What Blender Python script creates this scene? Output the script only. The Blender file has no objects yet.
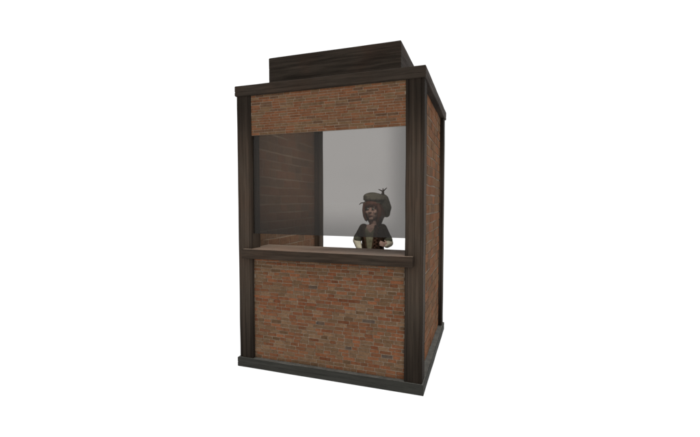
import bpy, bmesh, math, random
from mathutils import Vector, Matrix, noise
random.seed(7)
sc = bpy.context.scene
C = bpy.data.collections.new('scene'); sc.collection.children.link(C)

# ------------------------------------------------------------ dimensions (m)
W, D, P = 1.7055, 1.6754, 0.1457          # booth width, depth, post thickness
ZB, ZR, ZT = 0.0892, 2.5, 2.5927          # plinth top, roof underside, roof top
ORG = Vector((W/2, D/2, 0))

# ------------------------------------------------------------ material helpers
def new_mat(name):
    m = bpy.data.materials.new(name); m.use_nodes = True
    nt = m.node_tree; nt.nodes.clear()
    out = nt.nodes.new('ShaderNodeOutputMaterial')
    return m, nt, out
def N(nt, t, **kw):
    n = nt.nodes.new(t)
    for k, v in kw.items():
        if k in n.inputs: n.inputs[k].default_value = v
        else: setattr(n, k, v)
    return n
def L(nt, a, b): nt.links.new(a, b)
def ramp(nt, fac, stops):
    r = nt.nodes.new('ShaderNodeValToRGB'); L(nt, fac, r.inputs[0])
    e = r.color_ramp.elements
    while len(e) < len(stops): e.new(0.5)
    for el, (p, c) in zip(e, stops):
        el.position = p; el.color = (*c, 1) if len(c) == 3 else c
    return r.outputs[0]
def math_n(nt, op, a, b=None, c=None, clamp=False):
    n = nt.nodes.new('ShaderNodeMath'); n.operation = op; n.use_clamp = clamp
    for i, x in enumerate((a, b, c)):
        if x is None: continue
        if isinstance(x, (int, float)): n.inputs[i].default_value = x
        else: L(nt, x, n.inputs[i])
    return n.outputs[0]
def mixc(nt, fac, a, b, blend='MIX'):
    n = nt.nodes.new('ShaderNodeMix'); n.data_type = 'RGBA'; n.blend_type = blend
    for sock, x in ((n.inputs[0], fac), (n.inputs[6], a), (n.inputs[7], b)):
        if isinstance(x, (int, float)): sock.default_value = x
        elif isinstance(x, tuple): sock.default_value = (*x, 1)
        else: L(nt, x, sock)
    return n.outputs[2]

def wood(name, col, grain='z', rough=.62, end_shade=None, contrast=.55, warm=(1.25, .92, .75)):
    """weathered stained timber; grain runs along z, or along the level edges"""
    m, nt, out = new_mat(name)
    tc = N(nt, 'ShaderNodeTexCoord'); oi = N(nt, 'ShaderNodeObjectInfo')
    sep = N(nt, 'ShaderNodeSeparateXYZ'); L(nt, tc.outputs['Object'], sep.inputs[0])
    x, y, z = sep.outputs
    off = math_n(nt, 'MULTIPLY', oi.outputs['Random'], 37.)
    comb = N(nt, 'ShaderNodeCombineXYZ')
    if grain == 'z':
        L(nt, math_n(nt, 'MULTIPLY', x, 42.), comb.inputs[0])
        L(nt, math_n(nt, 'MULTIPLY', y, 42.), comb.inputs[1])
        L(nt, math_n(nt, 'MULTIPLY_ADD', z, 1.3, off), comb.inputs[2])
    else:
        L(nt, math_n(nt, 'MULTIPLY', math_n(nt, 'ADD', x, y), 1.7), comb.inputs[0])
        L(nt, math_n(nt, 'MULTIPLY', math_n(nt, 'SUBTRACT', y, x), 1.7 if grain == 'xy' else 30.), comb.inputs[1])
        L(nt, math_n(nt, 'MULTIPLY_ADD', z, 42., off), comb.inputs[2])
    n1 = N(nt, 'ShaderNodeTexNoise', Scale=1.0, Detail=4., Roughness=.5, Distortion=.35); L(nt, comb.outputs[0], n1.inputs['Vector'])
    n2 = N(nt, 'ShaderNodeTexNoise', Scale=3.1, Detail=4., Roughness=.6); L(nt, comb.outputs[0], n2.inputs['Vector'])
    n3 = N(nt, 'ShaderNodeTexNoise', Scale=2.3, Detail=3.); L(nt, tc.outputs['Object'], n3.inputs['Vector'])
    d = tuple(c*(1-contrast) for c in col); l = tuple(c*(1+contrast) for c in col)
    c1 = ramp(nt, n1.outputs[0], [(.30, d), (.52, col), (.72, l)])
    c2 = mixc(nt, math_n(nt, 'MULTIPLY', ramp(nt, n3.outputs[0], [(.45, (0, 0, 0)), (.7, (1, 1, 1))]), .45), c1,
              mixc(nt, 1., c1, warm, 'MULTIPLY'))
    c3 = mixc(nt, ramp(nt, n2.outputs[0], [(.34, (.5,)*3), (.50, (0, 0, 0))]), c2, tuple(c*.45 for c in col))
    if end_shade:   # shade painted into the colour towards both ends of the timber: (low0, low1, high0, high1, darkness)
        a, b, c, e, k = end_shade
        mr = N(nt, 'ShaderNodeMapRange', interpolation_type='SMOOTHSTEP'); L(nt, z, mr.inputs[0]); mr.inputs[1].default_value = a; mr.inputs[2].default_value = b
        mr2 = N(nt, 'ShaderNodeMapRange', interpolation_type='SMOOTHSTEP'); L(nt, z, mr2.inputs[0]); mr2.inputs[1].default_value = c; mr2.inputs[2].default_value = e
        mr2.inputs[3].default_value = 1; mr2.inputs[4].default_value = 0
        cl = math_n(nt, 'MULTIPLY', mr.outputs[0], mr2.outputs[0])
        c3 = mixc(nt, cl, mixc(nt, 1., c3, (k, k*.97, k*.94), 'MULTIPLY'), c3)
    if grain == 'z':   # edge shading painted into the colour along the arrises of each post
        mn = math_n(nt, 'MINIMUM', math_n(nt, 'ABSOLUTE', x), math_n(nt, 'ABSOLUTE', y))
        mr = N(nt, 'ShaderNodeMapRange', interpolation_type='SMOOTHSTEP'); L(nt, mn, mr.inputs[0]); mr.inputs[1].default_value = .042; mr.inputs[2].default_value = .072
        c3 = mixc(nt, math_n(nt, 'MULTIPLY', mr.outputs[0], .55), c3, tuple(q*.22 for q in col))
    bs = N(nt, 'ShaderNodeBsdfPrincipled'); L(nt, c3, bs.inputs['Base Color'])
    L(nt, ramp(nt, n1.outputs[0], [(.3, (rough+.2,)*3), (.7, (rough,)*3)]), bs.inputs['Roughness'])
    bs.inputs['Specular IOR Level'].default_value = .06
    bp = N(nt, 'ShaderNodeBump', Strength=.35, Distance=.003)
    L(nt, math_n(nt, 'ADD', n1.outputs[0], math_n(nt, 'MULTIPLY', n2.outputs[0], .6)), bp.inputs['Height'])
    L(nt, bp.outputs[0], bs.inputs['Normal']); L(nt, bs.outputs[0], out.inputs[0])
    return m

def brick_mat(name, k=1.0, sat=1.0):
    m, nt, out = new_mat(name)
    at = N(nt, 'ShaderNodeAttribute', attribute_name='tint'); tc = N(nt, 'ShaderNodeTexCoord')
    n1 = N(nt, 'ShaderNodeTexNoise', Scale=38., Detail=6., Roughness=.7); L(nt, tc.outputs['Object'], n1.inputs['Vector'])
    n2 = N(nt, 'ShaderNodeTexNoise', Scale=7., Detail=4., Roughness=.6); L(nt, tc.outputs['Object'], n2.inputs['Vector'])
    n3 = N(nt, 'ShaderNodeTexNoise', Scale=150., Detail=3.); L(nt, tc.outputs['Object'], n3.inputs['Vector'])
    c = mixc(nt, 1., at.outputs['Color'], ramp(nt, n1.outputs[0], [(.28, (.55*k, .53*k, .52*k)), (.5, (.88*k, .88*k, .88*k)), (.75, (1.2*k, 1.19*k, 1.18*k))]), 'MULTIPLY')
    c = mixc(nt, ramp(nt, n2.outputs[0], [(.42, (.04,)*3), (.70, (.55,)*3)]), c, (.180*k, .107*k, .060*k))   # lime and dust smeared over the brick
    bs = N(nt, 'ShaderNodeBsdfPrincipled', Roughness=.9); L(nt, c, bs.inputs['Base Color'])
    bs.inputs['Specular IOR Level'].default_value = .05
    bp = N(nt, 'ShaderNodeBump', Strength=.6, Distance=.006)
    L(nt, math_n(nt, 'ADD', n1.outputs[0], math_n(nt, 'MULTIPLY', n3.outputs[0], .4)), bp.inputs['Height'])
    L(nt, bp.outputs[0], bs.inputs['Normal']); L(nt, bs.outputs[0], out.inputs[0])
    return m

def plain(name, col, rough=.8, var=.25, scale=25., bump=.3, spec=.2, stretch=None):
    m, nt, out = new_mat(name)
    tc = N(nt, 'ShaderNodeTexCoord'); v = tc.outputs['Object']
    if stretch:
        mp = N(nt, 'ShaderNodeMapping'); mp.inputs['Scale'].default_value = stretch; L(nt, v, mp.inputs[0]); v = mp.outputs[0]
    n1 = N(nt, 'ShaderNodeTexNoise', Scale=scale, Detail=5., Roughness=.6); L(nt, v, n1.inputs['Vector'])
    c = ramp(nt, n1.outputs[0], [(.3, tuple(x*(1-var) for x in col)), (.7, tuple(min(1, x*(1+var)) for x in col))])
    bs = N(nt, 'ShaderNodeBsdfPrincipled', Roughness=rough); L(nt, c, bs.inputs['Base Color'])
    bs.inputs['Specular IOR Level'].default_value = spec
    if bump:
        bp = N(nt, 'ShaderNodeBump', Strength=bump, Distance=.003); L(nt, n1.outputs[0], bp.inputs['Height']); L(nt, bp.outputs[0], bs.inputs['Normal'])
    L(nt, bs.outputs[0], out.inputs[0])
    return m

M_post   = wood('post_timber', (.050, .0380, .0285), 'z', end_shade=(.05, .95, 1.75, 2.45, .31), contrast=.34)
M_roof   = wood('roof_timber', (.0285, .0215, .0162), 'xy', contrast=.32)
M_box    = wood('roof_box_timber', (.0245, .0185, .0138), 'xy', contrast=.45, warm=(1.45, .9, .72))
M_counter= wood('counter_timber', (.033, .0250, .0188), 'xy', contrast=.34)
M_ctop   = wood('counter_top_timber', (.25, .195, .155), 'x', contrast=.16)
M_base   = wood('plinth_timber', (.0300, .0295, .0258), 'xy', contrast=.2, warm=(1., 1., .95))
M_ledge  = plain('plinth_ledge', (.115, .113, .102), .85, .3, 18.)
M_floor  = wood('floor_boards', (.11, .085, .065), 'x')
M_brick  = brick_mat('brick', .655); M_brick2 = brick_mat('brick_lintel', .64); M_brick3 = brick_mat('brick_side', .66)
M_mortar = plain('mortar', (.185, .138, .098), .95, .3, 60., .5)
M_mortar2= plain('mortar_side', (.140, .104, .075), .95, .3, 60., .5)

# ------------------------------------------------------------ mesh helpers
def obj(name, bm, mats, parent=None, loc=None, smooth=False):
    me = bpy.data.meshes.new(name); bm.normal_update(); bm.to_mesh(me); bm.free()
    for m in (mats if isinstance(mats, (list, tuple)) else [mats]): me.materials.append(m)
    if smooth:
        for p in me.polygons: p.use_smooth = True
    o = bpy.data.objects.new(name, me); C.objects.link(o)
    if parent: o.parent = parent
    if loc is not None: o.location = loc
    return o
def box(bm, a, b, mi=0, bev=0.):
    x0, y0, z0 = a; x1, y1, z1 = b
    r = bmesh.ops.create_cube(bm, size=1., matrix=Matrix.Translation(((x0+x1)/2, (y0+y1)/2, (z0+z1)/2)) @ Matrix.Diagonal((x1-x0, y1-y0, z1-z0, 1)))
    vs = r['verts']; fs = {f for v in vs for f in v.link_faces}
    for f in fs: f.material_index = mi
    if bev:
        es = list({e for v in vs for e in v.link_edges})
        bmesh.ops.bevel(bm, geom=es, offset=bev, segments=2, affect='EDGES', profile=.6)
def bridge(bm, r0, r1, mi=0):
    n = len(r0)
    for i in range(n):
        f = bm.faces.new((r0[i], r0[(i+1) % n], r1[(i+1) % n], r1[i])); f.material_index = mi
def wob(p, s, amp):
    return noise.noise_vector(Vector(p)*s)*amp
def rect_ring(x0, y0, x1, y1, z, off, nseg, seed, amp=.0022):
    """a rectangle outline cut into nseg pieces a side, a little uneven like hewn timber"""
    pts = []
    cs = [(x0-off, y0-off), (x1+off, y0-off), (x1+off, y1+off), (x0-off, y1+off)]
    for i in range(4):
        a, b = Vector(cs[i]), Vector(cs[(i+1) % 4])
        for k in range(nseg):
            q = a.lerp(b, k/nseg); w = wob((q.x+seed, q.y, z*1.5), 4., amp)
            pts.append((q.x+w.x, q.y+w.y, z+w.z*.8))
    return pts
def ring_loft(bm, rect, prof, nseg=14, seed=0., top_mi=0, cap_inset=.05):
    rings = []
    for off, z in prof:
        rings.append([bm.verts.new(p) for p in rect_ring(*rect, z, off, nseg, seed)])
    for a, b in zip(rings, rings[1:]): bridge(bm, a, b)
    f = bm.faces.new(list(reversed(rings[0]))); f.material_index = 0
    f = bm.faces.new(rings[-1]); f.material_index = top_mi

def brick_panel(w, h, course, lmin, lmax, joint, relief, seed, tints, edge_bm=None, jit=.0):
    """a brick panel in its own x-z plane, facing -y; bricks stand `relief` proud of the mortar bed. Slot 0 brick, slot 1 mortar."""
    rnd = random.Random(seed); bm = bmesh.new()
    lay = bm.loops.layers.float_color.new('tint')
    def face(vs, mi, col):
        f = bm.faces.new(vs); f.material_index = mi
        for lp in f.loops: lp[lay] = (*col, 1)
    v = [bm.verts.new(p) for p in ((0, 0, 0), (w, 0, 0), (w, 0, h), (0, 0, h))]; face(v, 1, (.1, .08, .06))
    rows = max(1, round(h/course)); ch = h/rows
    for r in range(rows):
        z0 = r*ch + joint/2; z1 = (r+1)*ch - joint/2
        x = -rnd.random()*lmax*.8
        while x < w:
            ln = rnd.choice((rnd.uniform(lmin, (lmin+lmax)/2), rnd.uniform((lmin+lmax)/2, lmax)))
            a, b = max(x, 0)+joint/2, min(x+ln, w)-joint/2
            x += ln
            if b-a < joint*1.5: continue
            t = tints(rnd)
            j = lambda: rnd.uniform(-1, 1)*joint*.28
            dp = relief*rnd.uniform(.55, 1.15); c = min(.0022+joint*.12, (b-a)*.2)
            wv = [noise.noise(Vector((a*3+seed, r*.7, 0)))*jit, noise.noise(Vector((b*3+seed, r*.7, 0)))*jit]
            o = [(a+j(), z0+j()+wv[0]), (b+j(), z0+j()+wv[1]), (b+j(), z1+j()+wv[1]), (a+j(), z1+j()+wv[0])]
            o = [(min(max(px, .0005), w-.0005), min(max(pz, .0005), h-.0005)) for px, pz in o]
            cx, cz = (a+b)/2, (z0+z1)/2
            back = [bm.verts.new((px, .0, pz)) for px, pz in o]
            mid = [bm.verts.new((px, -dp*.7, pz)) for px, pz in o]
            fr = [bm.verts.new((px+(c if px < cx else -c), -dp+rnd.uniform(-.0008, .0008), pz+(c if pz < cz else -c))) for px, pz in o]
            for k in range(4):
                face((back[k], back[(k+1) % 4], mid[(k+1) % 4], mid[k]), 0, t)
                face((mid[k], mid[(k+1) % 4], fr[(k+1) % 4], fr[k]), 0, t)
            face(fr, 0, t)
    return bm
def tint_front(r):
    q = r.random(); v = r.uniform(.78, 1.22)
    if q < .42: c = (.245, .098, .047)        # orange red
    elif q < .50: c = (.205, .072, .034)      # deep red
    elif q < .84: c = (.225, .134, .077)      # tan
    elif q < .99: c = (.175, .100, .054)     # brown
    else: c = (.095, .075, .064)              # burnt grey
    return tuple(x*v for x in c)
def tint_lintel(r):
    q = r.random(); v = r.uniform(.82, 1.18)
    c = (.235, .096, .046) if q < .56 else (.20, .116, .062) if q < .88 else (.145, .078, .046)
    return tuple(x*v for x in c)
def tint_side(r):
    q = r.random(); v = r.uniform(.82, 1.18)
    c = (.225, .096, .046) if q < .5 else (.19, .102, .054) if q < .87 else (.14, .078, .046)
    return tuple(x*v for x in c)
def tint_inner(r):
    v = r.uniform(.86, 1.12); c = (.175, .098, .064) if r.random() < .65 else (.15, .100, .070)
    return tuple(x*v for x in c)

# ------------------------------------------------------------ the booth
booth = bpy.data.objects.new('ticket_booth', None); C.objects.link(booth)
booth.location = ORG
booth['label'] = 'tall square brick booth with dark timber posts, flat roof and a tinted serving window'
booth['category'] = 'booth'
LOC = -ORG
def part(name, bm, mats, smooth=False, label=None):
    o = obj(name, bm, mats, booth, LOC, smooth)
    if label: o['label'] = label
    return o

# plinth with a paler ledge and one plank joint
bm = bmesh.new()
ob = .0138
ring_loft(bm, (0, 0, W, D), [(ob-.004, 0.), (ob, .004), (ob, .040), (ob-.002, .0425), (ob-.002, .0445), (ob, .047), (ob, ZB-.004), (ob-.004, ZB)], 16, 1.3, top_mi=1)
part('plinth', bm, [M_base, M_ledge], label='low dark grey timber plinth with a paler top ledge')
bm = bmesh.new()
for k in range(10):
    x0 = .095+k*(W-.19)/10
    box(bm, (x0+.0015, .16, ZB-.01), (x0+(W-.19)/10-.0015, D-.002, ZB+.012), bev=.002)
part('floor', bm, M_floor)

# posts
def post_bm(seed):
    h = P/2; pts = []
    prof = []                                  # one face from corner to corner: (position along face, inset)
    c = .007
    for s, i in ((-h+c, 0), (-.056, 0), (-.052, .0045), (-.048, .0045), (-.044, 0), (-.006, 0), (-.002, .002), (.002, .002), (.006, 0),
                 (.044, 0), (.048, .0045), (.052, .0045), (.056, 0), (h-c, 0)):
        prof.append((s, i))
    for q in range(4):
        ca, sa = (1, 0, -1, 0)[q], (0, 1, 0, -1)[q]
        for s, i in prof:
            x, y = s, -h+i
            pts.append((x*ca-y*sa, x*sa+y*ca))
    bm = bmesh.new(); rings = []
    nz = 26
    for k in range(nz+1):
        z = ZB + (ZR-ZB)*k/nz
        w = wob((seed, seed*2, z), 3.2, .0035); g = noise.noise(Vector((seed+5, 0, z*3.)))*.014
        rings.append([bm.verts.new((x*(1+g)+w.x, y*(1+g)+w.y, z)) for x, y in pts])
    for a, b in zip(rings, rings[1:]): bridge(bm, a, b)
    bm.faces.new(list(reversed(rings[0]))); bm.faces.new(rings[-1])
    return bm
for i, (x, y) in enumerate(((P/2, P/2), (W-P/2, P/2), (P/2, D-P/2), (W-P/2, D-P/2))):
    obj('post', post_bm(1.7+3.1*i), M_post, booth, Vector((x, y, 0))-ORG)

# brick panels (a timber core behind each so that the wall has a thickness)
def wall(name, bms, core, label, mats):
    """bms: [(panel bmesh, matrix)] joined with the core box into one mesh"""
    out = bmesh.new(); out.loops.layers.float_color.new('tint')
    for b, m in bms:
        b.transform(m); me = bpy.data.meshes.new('tmp'); b.to_mesh(me); b.free(); out.from_mesh(me); bpy.data.meshes.remove(me)
    box(out, *core, mi=1)
    return part(name, out, mats, label=label)
RZ = lambda a: Matrix.Rotation(math.radians(a), 4, 'Z')
T = Matrix.Translation
ZC0, ZC1 = 1.0289, 1.1126
ZL = 2.1431
pw = W-2*P
wall('front_wall', [(brick_panel(pw, ZC0-ZB, .0315, .052, .115, .0062, .0048, 3, tint_front), T((P, .034, ZB)))],
     ((P, .0342, ZB), (W-P, .11, ZC0)), 'lower front panel of thin mottled red and tan bricks', [M_brick, M_mortar])
wall('lintel_wall', [(brick_panel(pw, ZR-ZL, .0225, .06, .135, .004, .0022, 11, tint_lintel), T((P, .013, ZL)))],
     ((P, .0132, ZL+.0), (W-P, .0262, ZR)), 'band of narrow bricks above the window', [M_brick2, M_mortar])
sd = D-2*P
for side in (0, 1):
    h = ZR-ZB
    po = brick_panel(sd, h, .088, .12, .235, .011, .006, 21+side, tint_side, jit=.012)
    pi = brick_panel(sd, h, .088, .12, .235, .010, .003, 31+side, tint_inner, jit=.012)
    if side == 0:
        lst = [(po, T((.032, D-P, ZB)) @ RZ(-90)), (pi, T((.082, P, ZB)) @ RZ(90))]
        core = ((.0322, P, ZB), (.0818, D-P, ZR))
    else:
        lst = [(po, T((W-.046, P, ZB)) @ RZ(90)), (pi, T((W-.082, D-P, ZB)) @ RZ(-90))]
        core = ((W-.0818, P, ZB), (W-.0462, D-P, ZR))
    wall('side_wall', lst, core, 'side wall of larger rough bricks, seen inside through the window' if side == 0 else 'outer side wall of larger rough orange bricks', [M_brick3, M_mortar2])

# beam over the open back
bm = bmesh.new(); box(bm, (P, D-.12, 2.478), (W-P, D-.02, ZR-.0005), bev=.003); part('back_beam', bm, M_roof)

# counter
bm = bmesh.new()
x0, x1, y0, y1 = .0743, W-.0743, -.0564, .0
def bar(bm, x0, x1, y0, y1, z0, z1, n, seed, amp, mi_side=0, mi_top=0):
    rings = []
    c = .006
    sec = [(y0, z0+c), (y0+c, z0), (y1, z0), (y1, z1), (y0+c, z1), (y0, z1-c)]
    for k in range(n+1):
        x = x0+(x1-x0)*k/n; w = wob((x, seed, 0), 4., amp)
        rings.append([bm.verts.new((x, y+w.y*(y == y0), z+w.z*(z > z0+c and y != y1 or z < z1-c and y != y1))) for y, z in sec])
    for a, b in zip(rings, rings[1:]):
        for i in range(6):
            f = bm.faces.new((a[i], b[i], b[(i+1) % 6], a[(i+1) % 6])); f.material_index = mi_top if i in (3,) else mi_side
    bm.faces.new(rings[0]); bm.faces.new(list(reversed(rings[-1])))
    bmesh.ops.recalc_face_normals(bm, faces=bm.faces[:])
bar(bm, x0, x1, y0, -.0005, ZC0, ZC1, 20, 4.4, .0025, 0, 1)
ct = part('counter', bm, [M_counter, M_ctop], label='serving counter, dark front edge and paler top')
bm = bmesh.new()
yb = .365
for a, b in ((-.0002, P+.001), (P+.001, yb)):
    xa, xb = (P+.001, W-P-.001) if a < .1 else (.1, W-.1)
    if a > .1: a = max(a, P+.001)
    box(bm, (xa, a, ZC1-.045), (xb, b, ZC1))
s = obj('counter_board', bm, M_ctop, ct)

# roof slab with moulded edge
bm = bmesh.new()
o_ = .0111
ring_loft(bm, (0, 0, W, D), [(o_-.006, ZR), (o_, ZR+.006), (o_, ZR+.032), (o_-.0025, ZR+.035), (o_-.0025, ZR+.038), (o_, ZR+.041), (o_, ZT-.006), (o_-.005, ZT)], 16, 8.8)
roof = part('roof', bm, M_roof, label='flat dark timber roof slab with a grooved edge')
QX0, QX1, QY, QZ = .1875, 1.4685, .2602, 2.9141
bm = bmesh.new()
hh = QZ-ZT
pr = [(-.003, ZT-.002), (0, ZT+.004)]
for k in (1, 2):
    z = ZT+hh*k/3
    pr += [(0, z-.003), (-.0012, z-.001), (-.0012, z+.001), (0, z+.003)]
pr += [(0, QZ-.008), (-.006, QZ)]
ring_loft(bm, (QX0, QY, QX1, D-QY), pr, 14, 15.5)
obj('roof_box', bm, M_box, roof)['label'] = 'dark boarded box on top of the roof'

# tinted glass pane, smoked darker towards its edges
GX0, GX1, GZ0, GZ1, GY = P-.0005, W-P+.0005, 1.2517, 2.30, .0278+.085
m, nt, out = new_mat('smoked_glass')
tc = N(nt, 'ShaderNodeTexCoord'); sep = N(nt, 'ShaderNodeSeparateXYZ'); L(nt, tc.outputs['Object'], sep.inputs[0])
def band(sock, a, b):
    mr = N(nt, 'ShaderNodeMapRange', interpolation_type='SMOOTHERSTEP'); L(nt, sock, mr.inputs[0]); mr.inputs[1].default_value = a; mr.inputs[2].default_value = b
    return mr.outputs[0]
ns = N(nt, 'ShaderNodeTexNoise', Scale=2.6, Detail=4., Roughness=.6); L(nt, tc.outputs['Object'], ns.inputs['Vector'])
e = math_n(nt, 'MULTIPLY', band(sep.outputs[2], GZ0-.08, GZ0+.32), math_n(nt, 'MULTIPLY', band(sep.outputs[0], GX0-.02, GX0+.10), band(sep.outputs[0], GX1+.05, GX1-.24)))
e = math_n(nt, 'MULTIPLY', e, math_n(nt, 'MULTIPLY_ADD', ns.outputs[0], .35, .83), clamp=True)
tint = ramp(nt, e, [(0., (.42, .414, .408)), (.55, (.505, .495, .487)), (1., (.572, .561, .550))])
tr = N(nt, 'ShaderNodeBsdfTransparent'); L(nt, tint, tr.inputs[0])
gl = N(nt, 'ShaderNodeBsdfGlossy', Roughness=.08); gl.inputs[0].default_value = (1, 1, 1, 1)
df = N(nt, 'ShaderNodeBsdfDiffuse'); df.inputs[0].default_value = (.12, .105, .088, 1)
mx = N(nt, 'ShaderNodeMixShader'); mx.inputs[0].default_value = .012; L(nt, tr.outputs[0], mx.inputs[1]); L(nt, gl.outputs[0], mx.inputs[2])
mx2 = N(nt, 'ShaderNodeMixShader'); mx2.inputs[0].default_value = .07; L(nt, mx.outputs[0], mx2.inputs[1]); L(nt, df.outputs[0], mx2.inputs[2])
L(nt, mx2.outputs[0], out.inputs[0])
M_glass = m
GY = .0278
bm = bmesh.new(); box(bm, (GX0, GY, GZ0), (GX1, GY+.006, GZ1-.08))
part('window_pane', bm, M_glass, label='smoked grey glass pane hanging short of the counter')

# ------------------------------------------------------------ the person behind the counter
def capsule(bm, p0, r0, p1, r1, n=12, flat=1.0, side=None):
    p0, p1 = Vector(p0), Vector(p1); ax = (p1-p0); ln = ax.length; ax.normalize()
    s = Vector(side) if side else (Vector((0, 0, 1)) if abs(ax.z) < .9 else Vector((1, 0, 0)))
    u = (s - ax*s.dot(ax)).normalized(); v = ax.cross(u)
    st = []
    for k in range(1, 5): a = math.pi/2*k/5; st.append((p0-ax*r0*math.cos(a), r0*math.sin(a)))
    st.append((p0, r0)); st.append((p1, r1))
    for k in range(4, 0, -1): a = math.pi/2*k/5; st.append((p1+ax*r1*math.cos(a), r1*math.sin(a)))
    rings = [[bm.verts.new(c+(u*math.cos(t)+v*math.sin(t)*flat)*r) for t in [2*math.pi*i/n for i in range(n)]] for c, r in st]
    for a, b in zip(rings, rings[1:]): bridge(bm, a, b)
    bm.faces.new(list(reversed(rings[0]))); bm.faces.new(rings[-1])
def loft(bm, rows, n=24, a0=0., a1=2*math.pi, cap=True, wav=0., seed=0.):
    """rows (z, cx, cy, rx, ry); angle 0 points to -y (the front), closed unless a partial arc"""
    closed = abs(a1-a0-2*math.pi) < 1e-4
    m = n if closed else n+1; rings = []
    for z, cx, cy, rx, ry in rows:
        rg = []
        for i in range(m):
            t = a0+(a1-a0)*i/n
            w = 1+wav*noise.noise(Vector((math.cos(t)*2.2+seed, math.sin(t)*2.2, z*9)))
            rg.append(bm.verts.new((cx+rx*w*math.sin(t), cy-ry*w*math.cos(t), z)))
        rings.append(rg)
    for a, b in zip(rings, rings[1:]):
        for i in range(n):
            bm.faces.new((a[i], a[(i+1) % m], b[(i+1) % m], b[i]))
    if cap and closed: bm.faces.new(list(reversed(rings[0]))); bm.faces.new(rings[-1])
def ellip(bm, c, r, M=None, n=20):
    mt = T(c) @ (M or Matrix()) @ Matrix.Diagonal((*r, 1))
    bmesh.ops.create_uvsphere(bm, u_segments=n, v_segments=n*2//3, radius=1., matrix=mt)
def remesh(o, v, it=3, fac=.5):
    a = o.modifiers.new('remesh', 'REMESH'); a.mode = 'VOXEL'; a.voxel_size = v; a.use_smooth_shade = True
    b = o.modifiers.new('smooth', 'SMOOTH'); b.iterations = it; b.factor = fac
def solid(o, t, sub=1):
    a = o.modifiers.new('thick', 'SOLIDIFY'); a.thickness = t; a.offset = 1
    if sub: b = o.modifiers.new('sub', 'SUBSURF'); b.levels = sub; b.render_levels = sub

M_skin = plain('skin', (.52, .345, .29), .65, .08, 30., .05, .3)
M_hair = plain('red_brown_hair', (.105, .038, .022), .6, .5, 9., .6, .3, (14, 14, 1.2))
M_plait= plain('dark_brown_plait', (.06, .028, .017), .6, .4, 30., .5)
M_hat  = plain('grey_green_felt', (.118, .114, .09), .95, .4, 40., .8)
M_band = plain('tan_hat_band', (.20, .155, .10), .8, .3, 50.)
M_twig = plain('dark_twig', (.045, .035, .028), .8, .3, 60.)
M_vest = plain('dark_brown_vest', (.034, .0195, .0115), .8, .5, 26., .6)
M_lapel= plain('brown_lapel', (.058, .034, .020), .8, .4, 30., .5)
M_shirt= plain('sage_shirt', (.20, .19, .125), .85, .3, 30., .5)
M_sleev= plain('cream_linen', (.46, .435, .34), .85, .25, 16., .6)
M_cuff = plain('grey_green_cuff', (.10, .105, .08), .9, .3, 40., .5)
M_trou = plain('brown_trousers', (.05, .035, .024), .85, .3, 40., .4)
M_boot = plain('dark_boot', (.03, .02, .014), .5, .3, 30., .2)
M_eye  = plain('eye_white', (.36, .34, .31), .4, .05, 30., 0, .4)
M_iris = plain('iris', (.05, .07, .05), .3, .2, 90., 0, .4)
M_lip  = plain('lips', (.33, .17, .145), .6, .1, 60., 0)

HZ = 1.352                                                  # head centre above the floor she stands on
Mh = T((.0, 0, HZ)) @ RZ(-14)                               # head turned a little towards her right
bm = bmesh.new()
# head: skull, jaw, chin, cheeks, nose, ears, neck
def hp(x, y, z): return Mh @ Vector((x, y, z))
def hel(bm, c, r): ellip(bm, (0, 0, 0), (1, 1, 1), Mh @ T(c) @ Matrix.Diagonal((*r, 1)), 20)
hel(bm, (0, .012, .035), (.084, .098, .098))
hel(bm, (0, -.014, -.045), (.066, .074, .078))
hel(bm, (0, -.060, -.104), (.026, .024, .022))
for s in (-1, 1):
    hel(bm, (s*.042, -.058, -.030), (.026, .024, .026))
    hel(bm, (s*.032, -.078, .028), (.026, .012, .010))      # brow
    hel(bm, (s*.086, .016, -.006), (.010, .020, .030))      # ear
capsule(bm, hp(0, -.086, .015), .009, hp(0, -.103, -.024), .0125)
hel(bm, (.012, -.094, -.028), (.009, .010, .008)); hel(bm, (-.012, -.094, -.028), (.009, .010, .008))
hel(bm, (0, -.080, -.066), (.024, .012, .012))
capsule(bm, (0, .022, 1.10), .046, (-.004, .008, 1.29), .042)
# trunk
loft(bm, [(.70, 0, .01, .105, .080), (.76, 0, .01, .125, .092), (.84, 0, .01, .118, .086), (.93, 0, .008, .098, .072), (1.02, 0, .004, .106, .080), (1.09, 0, .004, .118, .082),
          (1.14, 0, .010, .115, .070), (1.175, 0, .016, .075, .052)])
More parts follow.
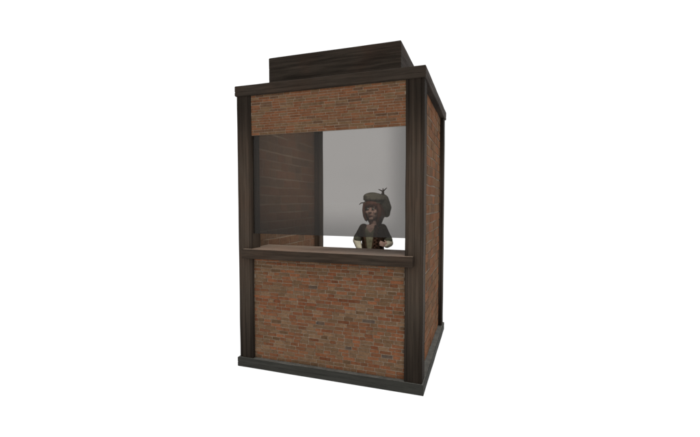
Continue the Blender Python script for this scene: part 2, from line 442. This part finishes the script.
# arms: her right (viewer's left) reaches down to her hip, her left hand rests on her waist
ARM = {-1: ((-.118, .012, 1.128), (-.196, .055, .985), (-.140, -.030, .872)), 1: ((.118, .012, 1.128), (.186, .050, .962), (.160, -.062, .944))}
for s in (-1, 1):
    a, b, c = ARM[s]
    capsule(bm, a, .043, b, .031); capsule(bm, b, .031, c, .021)
def hand(bm, wrist, d, nrm, thumb_side, curl):
    bm0 = bm; bm = bmesh.new()
    d = Vector(d).normalized(); nrm = Vector(nrm); nrm = (nrm-d*nrm.dot(d)).normalized(); s = d.cross(nrm)*thumb_side
    w = Vector(wrist)
    for k in range(4):                                       # palm
        capsule(bm, w+s*(.012-.008*k), .012, w+d*.062+s*(.0255-.017*k), .0115, 10)
    for k, (ln, off) in enumerate(((.056, .0265), (.063, .0090), (.058, -.0085), (.045, -.0255))):
        p = w+d*.062+s*off; ang = .15
        for j, (q, r0, r1) in enumerate(((.45, .0088, .0080), (.31, .0080, .0074), (.24, .0074, .0062))):
            dirn = d*math.cos(ang)+nrm*math.sin(ang)+s*(.08-.055*k); e = p+dirn*ln*q
            capsule(bm, p, r0, e, r1, 8); p = e; ang += curl
    p = w+d*.012+s*.020; e = p+(d*.55+s*.8+nrm*.3).normalized()*.034; capsule(bm, p, .0125, e, .0100, 8)
    f = e+(d*.85+s*.35+nrm*.35).normalized()*.026; capsule(bm, e, .0100, f, .0078, 8)
    bm.transform(T(w) @ Matrix.Scale(.8, 4) @ T(-w))         # a slight girl's hand
    me = bpy.data.meshes.new('tmp'); bm.to_mesh(me); bm.free(); bm0.from_mesh(me); bpy.data.meshes.remove(me)
hand(bm, ARM[-1][2], (.42, -.62, -.66), (.8, .45, -.1), -1, .35)
hand(bm, (.168, -.066, .945), (-.82, -.42, .30), (-.25, .85, .1), -1, .38)
# legs
for s in (-1, 1):
    capsule(bm, (s*.060, .01, .72), .076, (s*.075, .0, .40), .048); capsule(bm, (s*.075, 0, .40), .047, (s*.082, .015, .07), .030)
    capsule(bm, (s*.082, .015, .035), .032, (s*.095, -.10, .025), .024)
person = obj('person', bm, M_skin, smooth=True)
remesh(person, .0042, 3)
person['label'] = 'girl with red brown hair, slouchy green hat and brown vest standing behind the counter'
person['category'] = 'person'
person.location = (.945, 1.25, ZB+.012); person.rotation_euler = (0, 0, .16)
def pp(name, bm, m, smooth=True, parent=None, label=None):
    o = obj(name, bm, m, parent or person, smooth=smooth)
    if label: o['label'] = label
    return o
# face
for s in (-1, 1):
    bm = bmesh.new(); hel(bm, (s*.033, -.083, .008), (.0165, .009, .0092)); ey = pp('eye', bm, M_eye)
    bm = bmesh.new(); hel(bm, (s*.033-.004, -.0892, .007), (.0102, .0048, .0095)); pp('iris', bm, M_iris, parent=ey)
    bm = bmesh.new()
    for k in range(4):
        x0, x1 = s*(.016+.010*k), s*(.016+.010*(k+1)); z = lambda x: .032+.006*math.sin((abs(x)-.016)/.04*math.pi*.8)
        capsule(bm, hp(x0, -.096+abs(x0)*.16, z(x0)), .0035, hp(x1, -.096+abs(x1)*.16, z(x1)), .003, 8)
    pp('eyebrow', bm, M_hair)
bm = bmesh.new()
hel(bm, (0, -.091, -.061), (.021, .006, .0042)); hel(bm, (0, -.0905, -.070), (.017, .0065, .0048)); pp('lips', bm, M_lip)
# hair: cap, fringe, side locks, long plait over her left shoulder
bm = bmesh.new()
def lock(pts, rs, n=10):
    for (a, ra), (b, rb) in zip(list(zip(pts, rs)), list(zip(pts, rs))[1:]): capsule(bm, a, ra, b, rb, n)
hel(bm, (0, .030, .040), (.096, .098, .100))
hel(bm, (0, .045, -.04), (.092, .075, .11))
for k in range(9):                                            # fringe swept across the brow
    t = -1+2*k/8; x = t*.072
    y = -.098+.040*t*t
    lock([hp(x*.85+.01, y+.02, .095), hp(x+.004, y-.006, .065), hp(x-.010+.02*max(t, 0), y-.006, .044-.022*abs(t))], [.018, .016, .008])
rl = random.Random(5)
for k in range(7):                                            # her right side lock
    y = -.062+.020*k
    lock([hp(-.080, y, .06), hp(-.088+.002*k, y-.004, -.01), hp(-.080, y-.002, -.075), hp(-.066+rl.uniform(-.008, .008), y-.006, -.135+rl.uniform(-.02, .02))], [.019, .018, .017, .008])
for k in range(7):                                            # fuller left side lock
    y = -.050+.020*k
    lock([hp(.080, y, .06), hp(.102, y-.012, -.01), hp(.104, y-.020, -.075), hp(.080+rl.uniform(-.01, .01), y-.022, -.155+rl.uniform(-.02, .02))], [.022, .026, .027, .012])
pl = [hp(.078, -.045, -.10), Vector((.062, -.098, 1.14)), Vector((.052, -.118, 1.06)), Vector((.046, -.118, .98)), Vector((.044, -.112, .90))]
hair = pp('hair', bm, M_hair, label='long red brown hair with a fringe and side locks')
remesh(hair, .006, 2)
bm = bmesh.new()                                              # the plait: overlapping beads down the front
prev = None
for a, b in zip(pl, pl[1:]):
    for k in range(4):
        q = a.lerp(b, k/4); ellip(bm, q+Vector(((-1)**k*.006, 0, 0)), (.019, .014, .017), n=12)
plait = pp('plait', bm, M_plait, parent=hair)
remesh(plait, .005, 2)
# hat: slouch crown that droops behind her left ear
bm = bmesh.new()
hel(bm, (.020, .020, .122), (.132, .135, .062))
hel(bm, (-.010, .005, .145), (.105, .11, .052))
hel(bm, (.066, .050, .110), (.090, .11, .068))
lock([hp(.090, .060, .10), hp(.126, .090, .02), hp(.128, .105, -.050)], [.082, .066, .044], 16)
for k in range(16):                                           # gathered folds of the felt
    a = 2*math.pi*k/16
    capsule(bm, hp(.02+.04*math.cos(a), .02+.04*math.sin(a), .176), .012, hp(.02+.126*math.cos(a), .02+.126*math.sin(a), .118), .014, 8)
hat = pp('hat', bm, M_hat, label='slouchy grey green felt hat drooping to one side')
remesh(hat, .007, 2)
bm = bmesh.new()
ring = []
for k in range(28):
    a = 2*math.pi*k/28; b = 2*math.pi*(k+1)/28
    f = lambda t: hp(.004+.104*math.cos(t), .016+.112*math.sin(t), .082+.012*math.sin(t))
    capsule(bm, f(a), .013, f(b), .013, 8)
hb = pp('hat_band', bm, M_cuff, parent=hat); remesh(hb, .006, 1)
bm = bmesh.new()                                              # sprig on the crown
lock([hp(.108, .03, .155), hp(.112, .03, .205)], [.021, .013], 8)
for dx, dz in ((-.050, .024), (.002, .034), (.046, .040)):
    lock([hp(.112, .03, .205), hp(.112+dx*.5, .026, .205+dz*.55), hp(.112+dx, .022, .205+dz)], [.0085, .007, .0045], 6)
pp('sprig', bm, M_twig, parent=hat, label='small dark twiggy sprig')
bm = bmesh.new()                                              # twig poking from the brim
lock([hp(-.085, -.05, .078), hp(-.120, -.066, .074), hp(-.138, -.072, .058)], [.007, .006, .004], 6)
pp('twig', bm, M_twig, parent=hat)
# shirt, vest with lapels, sleeves
bm = bmesh.new()
loft(bm, [(.80, 0, .01, .127, .096), (.88, 0, .008, .116, .088), (.95, 0, .006, .109, .083), (1.03, 0, .003, .116, .091), (1.10, 0, .003, .126, .090), (1.145, 0, .009, .119, .076), (1.168, 0, .012, .085, .062)], 30, wav=.03, cap=False)
for v in bm.verts:                                            # open neck
    if v.co.z > 1.07 and v.co.y < .01: v.co.z -= .075*max(0, 1-abs(v.co.x+.02)/.055)*(v.co.z-1.07)/.1
o = pp('shirt', bm, M_shirt); solid(o, .003)
vr = [(.80, 0, .008, .140, .110), (.87, 0, .006, .128, .101), (.95, 0, .005, .123, .096), (1.02, 0, .002, .128, .102), (1.09, 0, .003, .138, .100), (1.14, 0, .010, .132, .084), (1.172, 0, .016, .090, .066)]
bm = bmesh.new()
rings = []
for z, cx, cy, rx, ry in vr:                                  # open front; opening narrows to the waist, set towards her right
    g = .16+.30*max(0, (z-.86)/.31); c0 = -.24
    row = []
    for i in range(41):
        t = c0+g+(2*math.pi-2*g)*i/40
        w = 1+.03*noise.noise(Vector((math.cos(t)*2, math.sin(t)*2, z*8)))
        row.append(bm.verts.new((cx+rx*w*math.sin(t), cy-ry*w*math.cos(t), z)))
    rings.append(row)
for a, b in zip(rings, rings[1:]):
    for i in range(40): bm.faces.new((a[i], a[i+1], b[i+1], b[i]))
vest = pp('vest', bm, M_vest, label='dark brown open vest'); solid(vest, .005)
for s in (-1, 1):
    bm = bmesh.new(); A, B = [], []
    for z, cx, cy, rx, ry in vr[1:]:
        g = .16+.30*max(0, (z-.86)/.31); c0 = -.24
        for t, lst, lift in ((c0+s*(g-.01), A, .007), (c0+s*(g+.10+.24*max(0, (z-.86)/.31)), B, .011)):
            lst.append(bm.verts.new((cx+(rx+lift)*math.sin(t), cy-(ry+lift)*math.cos(t), z)))
    for i in range(len(A)-1): bm.faces.new((A[i], B[i], B[i+1], A[i+1]) if s > 0 else (B[i], A[i], A[i+1], B[i+1]))
    lp = pp('lapel', bm, M_lapel, parent=vest); solid(lp, .005)
for s in (-1, 1):
    a, b, c = map(Vector, ARM[s])
    bm = bmesh.new(); capsule(bm, a+Vector((-s*.010, 0, .004)), .056, a.lerp(b, .62), .050, 16)
    sl = pp('vest_sleeve', bm, M_vest, label='short dark brown sleeve'); remesh(sl, .007, 3)
    bm = bmesh.new(); capsule(bm, a.lerp(b, .62), .0525, a.lerp(b, .80), .054, 16); o = pp('sleeve_cuff', bm, M_cuff, parent=sl); remesh(o, .007, 1)
    bm = bmesh.new()
    capsule(bm, a.lerp(b, .75), .049, b, .047, 16); capsule(bm, b, .047, b.lerp(c, .70), .038, 16); capsule(bm, b.lerp(c, .7), .038, b.lerp(c, 1.0), .027, 14)
    for k in range(4):
        q = b.lerp(c, .1+.2*k); ellip(bm, q, (.047-.004*k, .046-.004*k, .018), Matrix.Rotation(.5*s, 4, 'Y'), 14)
    o = pp('linen_sleeve', bm, M_sleev, label='puffed cream sleeve below the cuff'); remesh(o, .006, 2)
# trousers, belt and boots
bm = bmesh.new()
loft(bm, [(.69, 0, .01, .118, .092), (.76, 0, .01, .134, .101), (.84, 0, .01, .126, .094)], 24)
for s in (-1, 1):
    capsule(bm, (s*.060, .01, .73), .084, (s*.075, 0, .40), .058, 16); capsule(bm, (s*.075, 0, .40), .058, (s*.081, .012, .22), .050, 16)
o = pp('trousers', bm, M_trou); remesh(o, .008, 3)
bm = bmesh.new(); loft(bm, [(.815, 0, .01, .141, .111), (.82, 0, .01, .144, .114), (.85, 0, .01, .142, .112), (.855, 0, .01, .139, .109)], 28, cap=False); o = pp('belt', bm, M_boot); solid(o, .003)
for s in (-1, 1):
    bm = bmesh.new(); capsule(bm, (s*.081, .012, .27), .057, (s*.082, .015, .09), .045, 16)
    capsule(bm, (s*.082, .022, .048), .048, (s*.096, -.105, .036), .036, 14)
    box(bm, (s*.089-.042, -.13, 0), (s*.089+.042, .07, .018))
    o = pp('boot', bm, M_boot); remesh(o, .008, 2)

# ------------------------------------------------------------ setting: plain white; the ground's glow is added to suppress contact shade
m, nt, out = new_mat('white_glow_ground')
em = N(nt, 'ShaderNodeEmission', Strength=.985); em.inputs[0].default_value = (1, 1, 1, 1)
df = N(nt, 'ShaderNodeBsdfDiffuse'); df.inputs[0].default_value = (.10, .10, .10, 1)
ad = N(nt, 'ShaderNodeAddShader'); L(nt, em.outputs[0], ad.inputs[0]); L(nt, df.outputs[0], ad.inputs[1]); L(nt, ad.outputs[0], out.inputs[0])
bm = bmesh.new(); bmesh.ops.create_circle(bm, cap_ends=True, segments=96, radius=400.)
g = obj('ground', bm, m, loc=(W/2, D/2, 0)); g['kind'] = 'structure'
for f in g.data.polygons: pass

w = bpy.data.worlds.new('World'); sc.world = w; w.use_nodes = True
w.node_tree.nodes['Background'].inputs[0].default_value = (1, 1, 1, 1)
w.node_tree.nodes['Background'].inputs[1].default_value = 1.1

sun = bpy.data.lights.new('soft_key', 'SUN'); sun.energy = .45; sun.angle = math.radians(50); sun.color = (1, .97, .92)
so = bpy.data.objects.new('soft_key', sun); C.objects.link(so)
so.rotation_euler = Vector((-1.6, 2.6, -2.4)).to_track_quat('-Z', 'Y').to_euler()

fill_light = bpy.data.lights.new('added_interior_fill', 'AREA'); fill_light.shape = 'RECTANGLE'; fill_light.size = .3; fill_light.size_y = .2; fill_light.energy = 15; fill_light.spread = math.radians(110); fill_light.color = (1, .95, .88)  # unseen fill light added to brighten the girl and the inner wall
lo = bpy.data.objects.new('added_interior_fill', fill_light); C.objects.link(lo); lo.location = (1.25, .32, 2.34)
lo.rotation_euler = Vector((-.95, .75, -.55)).to_track_quat('-Z', 'Y').to_euler()

# ------------------------------------------------------------ camera
cd = bpy.data.cameras.new('camera'); cam = bpy.data.objects.new('camera', cd); C.objects.link(cam)
cd.sensor_width = 36; cd.lens = 385.69/700*36; cd.clip_start = .05; cd.clip_end = 2000
cam.location = (2.1481, -3.0344, 1.5513)
cam.rotation_euler = (math.pi/2-.0456, .0, .3331)
sc.camera = cam
sc.view_settings.view_transform = 'Standard'; sc.view_settings.look = 'None'
sc.view_settings.exposure = 0; sc.view_settings.gamma = 1
sc.render.engine = 'CYCLES'
sc.cycles.max_bounces = 8; sc.cycles.transparent_max_bounces = 12
